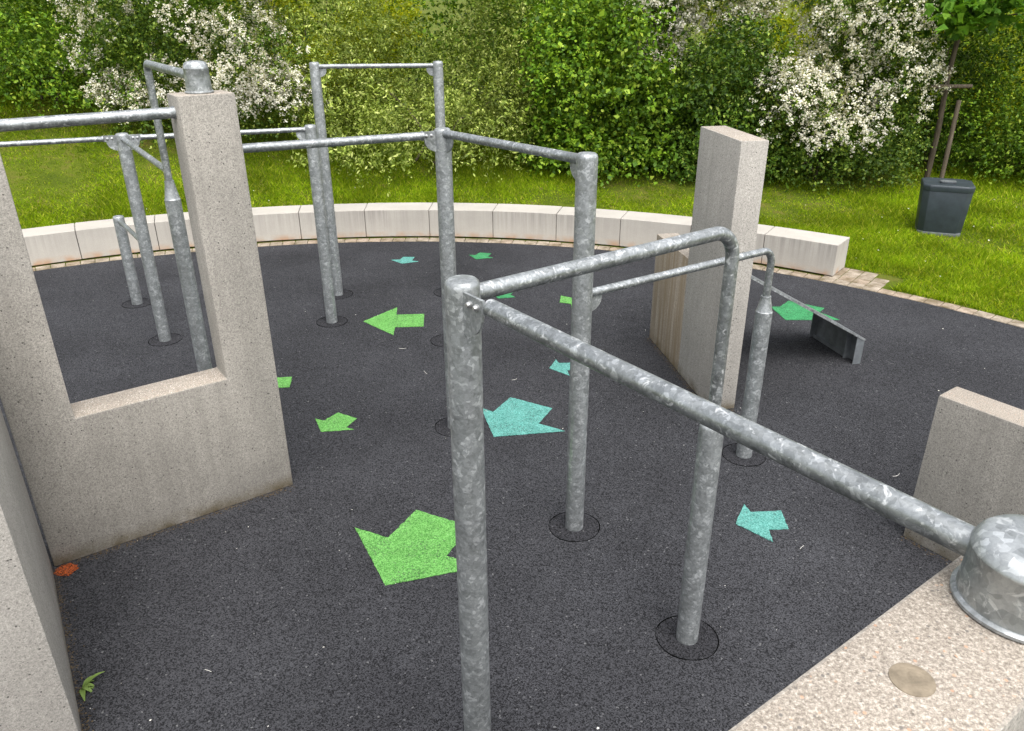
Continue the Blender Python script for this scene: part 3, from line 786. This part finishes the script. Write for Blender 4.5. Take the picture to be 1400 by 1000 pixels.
bush('dark green shrub above the grass bank, left of the white flowering one', -7.95, 13.9, 2.1, 4.4, 'hazel', 1, 3400, .062)
bush('dark green shrub at the very left of the hedge', -10.8, 13.1, 2.1, 4.6, 'dark', 2, 2400, .066)
bush('bright leafy shrub rising behind the leftmost dark shrubs', -7.4, 16.8, 2.2, 5.4, 'hazel', 3, 2400, .075)
bush('white flowering hawthorn behind the U-shaped wall', -4.85, 13.45, 1.75, 4.1, 'haw', 4, 3800, .044, .75, 9, 1250, fmin=.1, fz=.12, name='hawthorn')
bush('yellow-green shrub peeping out between white hawthorn and grey-green shrub', -3.6, 15.9, 1.6, 5.4, 'yellow', 5, 2400, .064)
bush('wide grey-green fine-leaved shrub behind the high frame', -1.4, 13.55, 2.15, 4.9, 'willow', 6, 4800, .066, .40, 11, lobes=30)
bush('bright green broad-leaved shrub left of the tall pillar', 1.65, 13.3, 1.5, 2.75, 'hazel', 7, 2900, .074, .74, 9, lobes=30)
bush('green shrub rising behind the broad-leaved and the grey-green shrubs', 1.3, 15.6, 1.8, 5.2, 'hazel', 8, 2600, .066)
bush('white flowering hawthorn rising behind the tall pillar', 3.0, 13.75, 1.35, 4.7, 'haw', 9, 3200, .044, .75, 9, 2000, fmin=-1.3, fz=.36, name='hawthorn')
bush('big white flowering hawthorn between tall pillar and litter bin', 5.1, 12.75, 1.42, 3.75, 'haw', 10, 4200, .047, .75, 9, 850, fmin=.25, fz=.18, lobes=38, name='hawthorn')
bush('yellow-green shrub showing between the two hawthorns near the pillar', 4.6, 16.0, 1.8, 5.4, 'yellow', 12, 2400, .064)
bush('yellow-green shrub behind the young staked tree', 8.2, 15.8, 2.1, 5.6, 'yellow', 13, 2600, .064)
bush('olive green shrub right of the litter bin at the photo edge', 8.55, 12.9, 1.75, 3.5, 'hazel', 14, 3600, .054, .55, 10, lobes=38)
bush('dense dark shrub just behind the litter bin and young tree', 7.0, 14.3, 1.4, 3.6, 'dark', 15, 2600, .058)
bush('dark shrub low between broad-leaved shrub and big hawthorn', 3.45, 12.9, 1.15, 2.3, 'dark', 16, 1900, .062)
bush('olive shrub beyond the right photo edge', 11.2, 13.6, 2.0, 4.4, 'hazel', 17, 2000, .058)

# far thicket closing the view: one mass
def thicket():
    rng = np.random.default_rng(30); parts = []
    for x in np.arange(-17, 18.1, 2.6):
        y = 19.0 + rng.uniform(-.6, .6); z0 = float(bank(np.float64(x), np.float64(y)))
        C, D, S, *_ = foliage(x, y, z0, 2.3, 1.6, 7.2 + rng.uniform(-.5, .8), rng, 1500, .11, .65, 9, 30)
        parts.append((C + [x, y, z0], D, S))
    kind(quads_mesh('thicket', *[np.concatenate([p[i] for p in parts]) for i in range(3)], LM['hazel']), 'stuff')
thicket()

# young staked tree
def young_tree():
    x, y = 6.62, 12.4; z0 = float(bank(np.float64(x), np.float64(y))); rng = np.random.default_rng(41)
    root = empty('young_tree', (x, y, z0)); tag(root, 'slender young maple tied between stakes behind the litter bin', 'tree')
    trunk = mesh_obj('trunk', *tube([(0, 0, -.1), (.02, 0, .8), (.0, .02, 1.6), (.03, 0, 2.4), (.05, .02, 3.2), (.10, 0, 4.2), (.12, 0, 5.0)], [.045, .042, .038, .034, .028, .018, .006], 10), M['bark'], parent=root, smooth=60)
    Cs, Ds, Ss = [], [], []
    for k in range(30):
        zb = rng.uniform(2.15, 2.6) if k < 15 else rng.uniform(2.6, 4.2); az = rng.uniform(0, 6.28); L = rng.uniform(.8, 1.7) if k < 15 else rng.uniform(.6, 1.2)
        b = Vector((.02, .01, zb)); e = b + Vector((math.cos(az) * L, math.sin(az) * L, rng.uniform(.12, .45))); m = b.lerp(e, .5) + Vector((0, 0, .06))
        mesh_obj('branch', *tube([b, m, e], [.013, .009, .003], 6), M['bark'], parent=trunk, smooth=60)
        n = 60; t = rng.uniform(.25, 1.1, n)
        c = np.array(b)[None] * (1 - t[:, None]) + np.array(e)[None] * t[:, None] + rng.normal(size=(n, 3)) * [.16, .16, .10]
        nr = unit(rng.normal(size=(n, 3)) * .5 + [0, 0, 1]); d = unit(np.cross(nr, rng.normal(size=(n, 3))) + [0, 0, -.25]); s = unit(np.cross(nr, d))
        sz = rng.uniform(.055, .10, n)[:, None]
        Cs.append(c); Ds.append(d * sz); Ss.append(s * sz * .85)
        for q in (-1, 1):       # side lobes of the maple leaves
            Cs.append(c + s * sz * .45 * q); Ds.append(unit(d * .6 + s * q) * sz * .7); Ss.append(unit(s * .6 - d * q) * sz * .4)
    quads_mesh('crown', np.concatenate(Cs), np.concatenate(Ds), np.concatenate(Ss), LM['maple'], root)
    for dx, dy, h, lb in ((.06, -.33, 1.30, 'weathered round stake standing right behind the litter bin'),):
        zz = float(bank(np.float64(x + dx), np.float64(y + dy)))
        o = mesh_obj('tree_stake', *tube([(0, 0, -.1), (0, 0, h * .5), (0, 0, h - .015), (0, 0, h)], [.034, .034, .033, .028], 12), M['stake'], (x + dx, y + dy, zz), smooth=50)
        tag(o, lb, 'stake')
    o = mesh_obj('cross_rail', *tube([(-.34, -.02, 0), (.30, -.10, .01)], .03, 10), M['stake'], (x - .02, y - .09, z0 + 1.46), smooth=50)
    tag(o, 'weathered horizontal rail beside the young tree trunk', 'rail')
young_tree()

# ------------------------------------------------------------------ grass blades and little flowers
def grass():
    rng = np.random.default_rng(50)
    n = 460000
    a = np.radians(rng.uniform(-58, 66, n)); r = 8.1 + 6.6 * rng.uniform(size=n) ** 1.5
    x = CX + r * np.sin(a); y = CY + r * np.cos(a); ad = np.degrees(a)
    on_bench = (r < R_BENCH + BENCH_T + .02) & (ad < joints[0] + SHIFT + .4)
    on_patch = (r < 8.62) & (ad > 38) & (ad < 43)
    edge = r < R_RUB + .2
    keep = ~on_bench & ~on_patch & ~edge & (y > 3) & (np.abs(x) < y * .74 + .4)
    nz = np.sin(x * 1.7 + 1) * np.sin(y * 2.1) + np.sin(x * .6 - y * .8) + .5 * np.sin(x * 5.1 + y * 3.3)
    keep &= rng.uniform(size=n) < np.clip(.75 + .35 * nz, .18, 1)
    x, y, r, nz = x[keep], y[keep], r[keep], nz[keep]; m = len(x)
    z = bank(x, y) - .006
    hgt = rng.uniform(.028, .06, m) * np.clip(1 + .4 * nz, .5, 1.8) * np.where(r - (R_BENCH + BENCH_T) < .12, 1.25, 1)
    w = rng.uniform(.004, .0075, m) * (1 + (r - 8) * .07)
    az = rng.uniform(0, 2 * np.pi, m); lean = rng.normal(size=(m, 2)) * .75 * hgt[:, None]
    vs_ = np.empty((m, 3, 3), np.float32)
    dx, dy = np.cos(az) * w, np.sin(az) * w
    vs_[:, 0] = np.c_[x - dx, y - dy, z]; vs_[:, 1] = np.c_[x + dx, y + dy, z]; vs_[:, 2] = np.c_[x + lean[:, 0], y + lean[:, 1], z + hgt]
    me = bpy.data.meshes.new('grass'); me.vertices.add(m * 3); me.vertices.foreach_set('co', vs_.ravel())
    me.loops.add(m * 3); me.loops.foreach_set('vertex_index', np.arange(m * 3, dtype=np.int32))
    me.polygons.add(m); me.polygons.foreach_set('loop_start', np.arange(0, m * 3, 3, dtype=np.int32))
    me.update(calc_edges=True); me.materials.append(M['grass'])
    o = bpy.data.objects.new('grass', me); COL.objects.link(o); kind(o, 'stuff')
    # daisies
    k = rng.choice(m, 150, replace=False); C = np.c_[x[k], y[k], z[k] + rng.uniform(.04, .08, 150)]
    N_ = unit(rng.normal(size=C.shape) * .3 + [0, -.3, 1]); d = unit(np.cross(N_, rng.normal(size=C.shape))); s = np.cross(N_, d)
    sz = rng.uniform(.006, .011, 150)[:, None]
    kind(quads_mesh('daisies', np.concatenate([C, C]), np.concatenate([d * sz, (d + s) * .707 * sz]), np.concatenate([s * sz, (s - d) * .707 * sz]), M['blossom']), 'stuff')
grass()
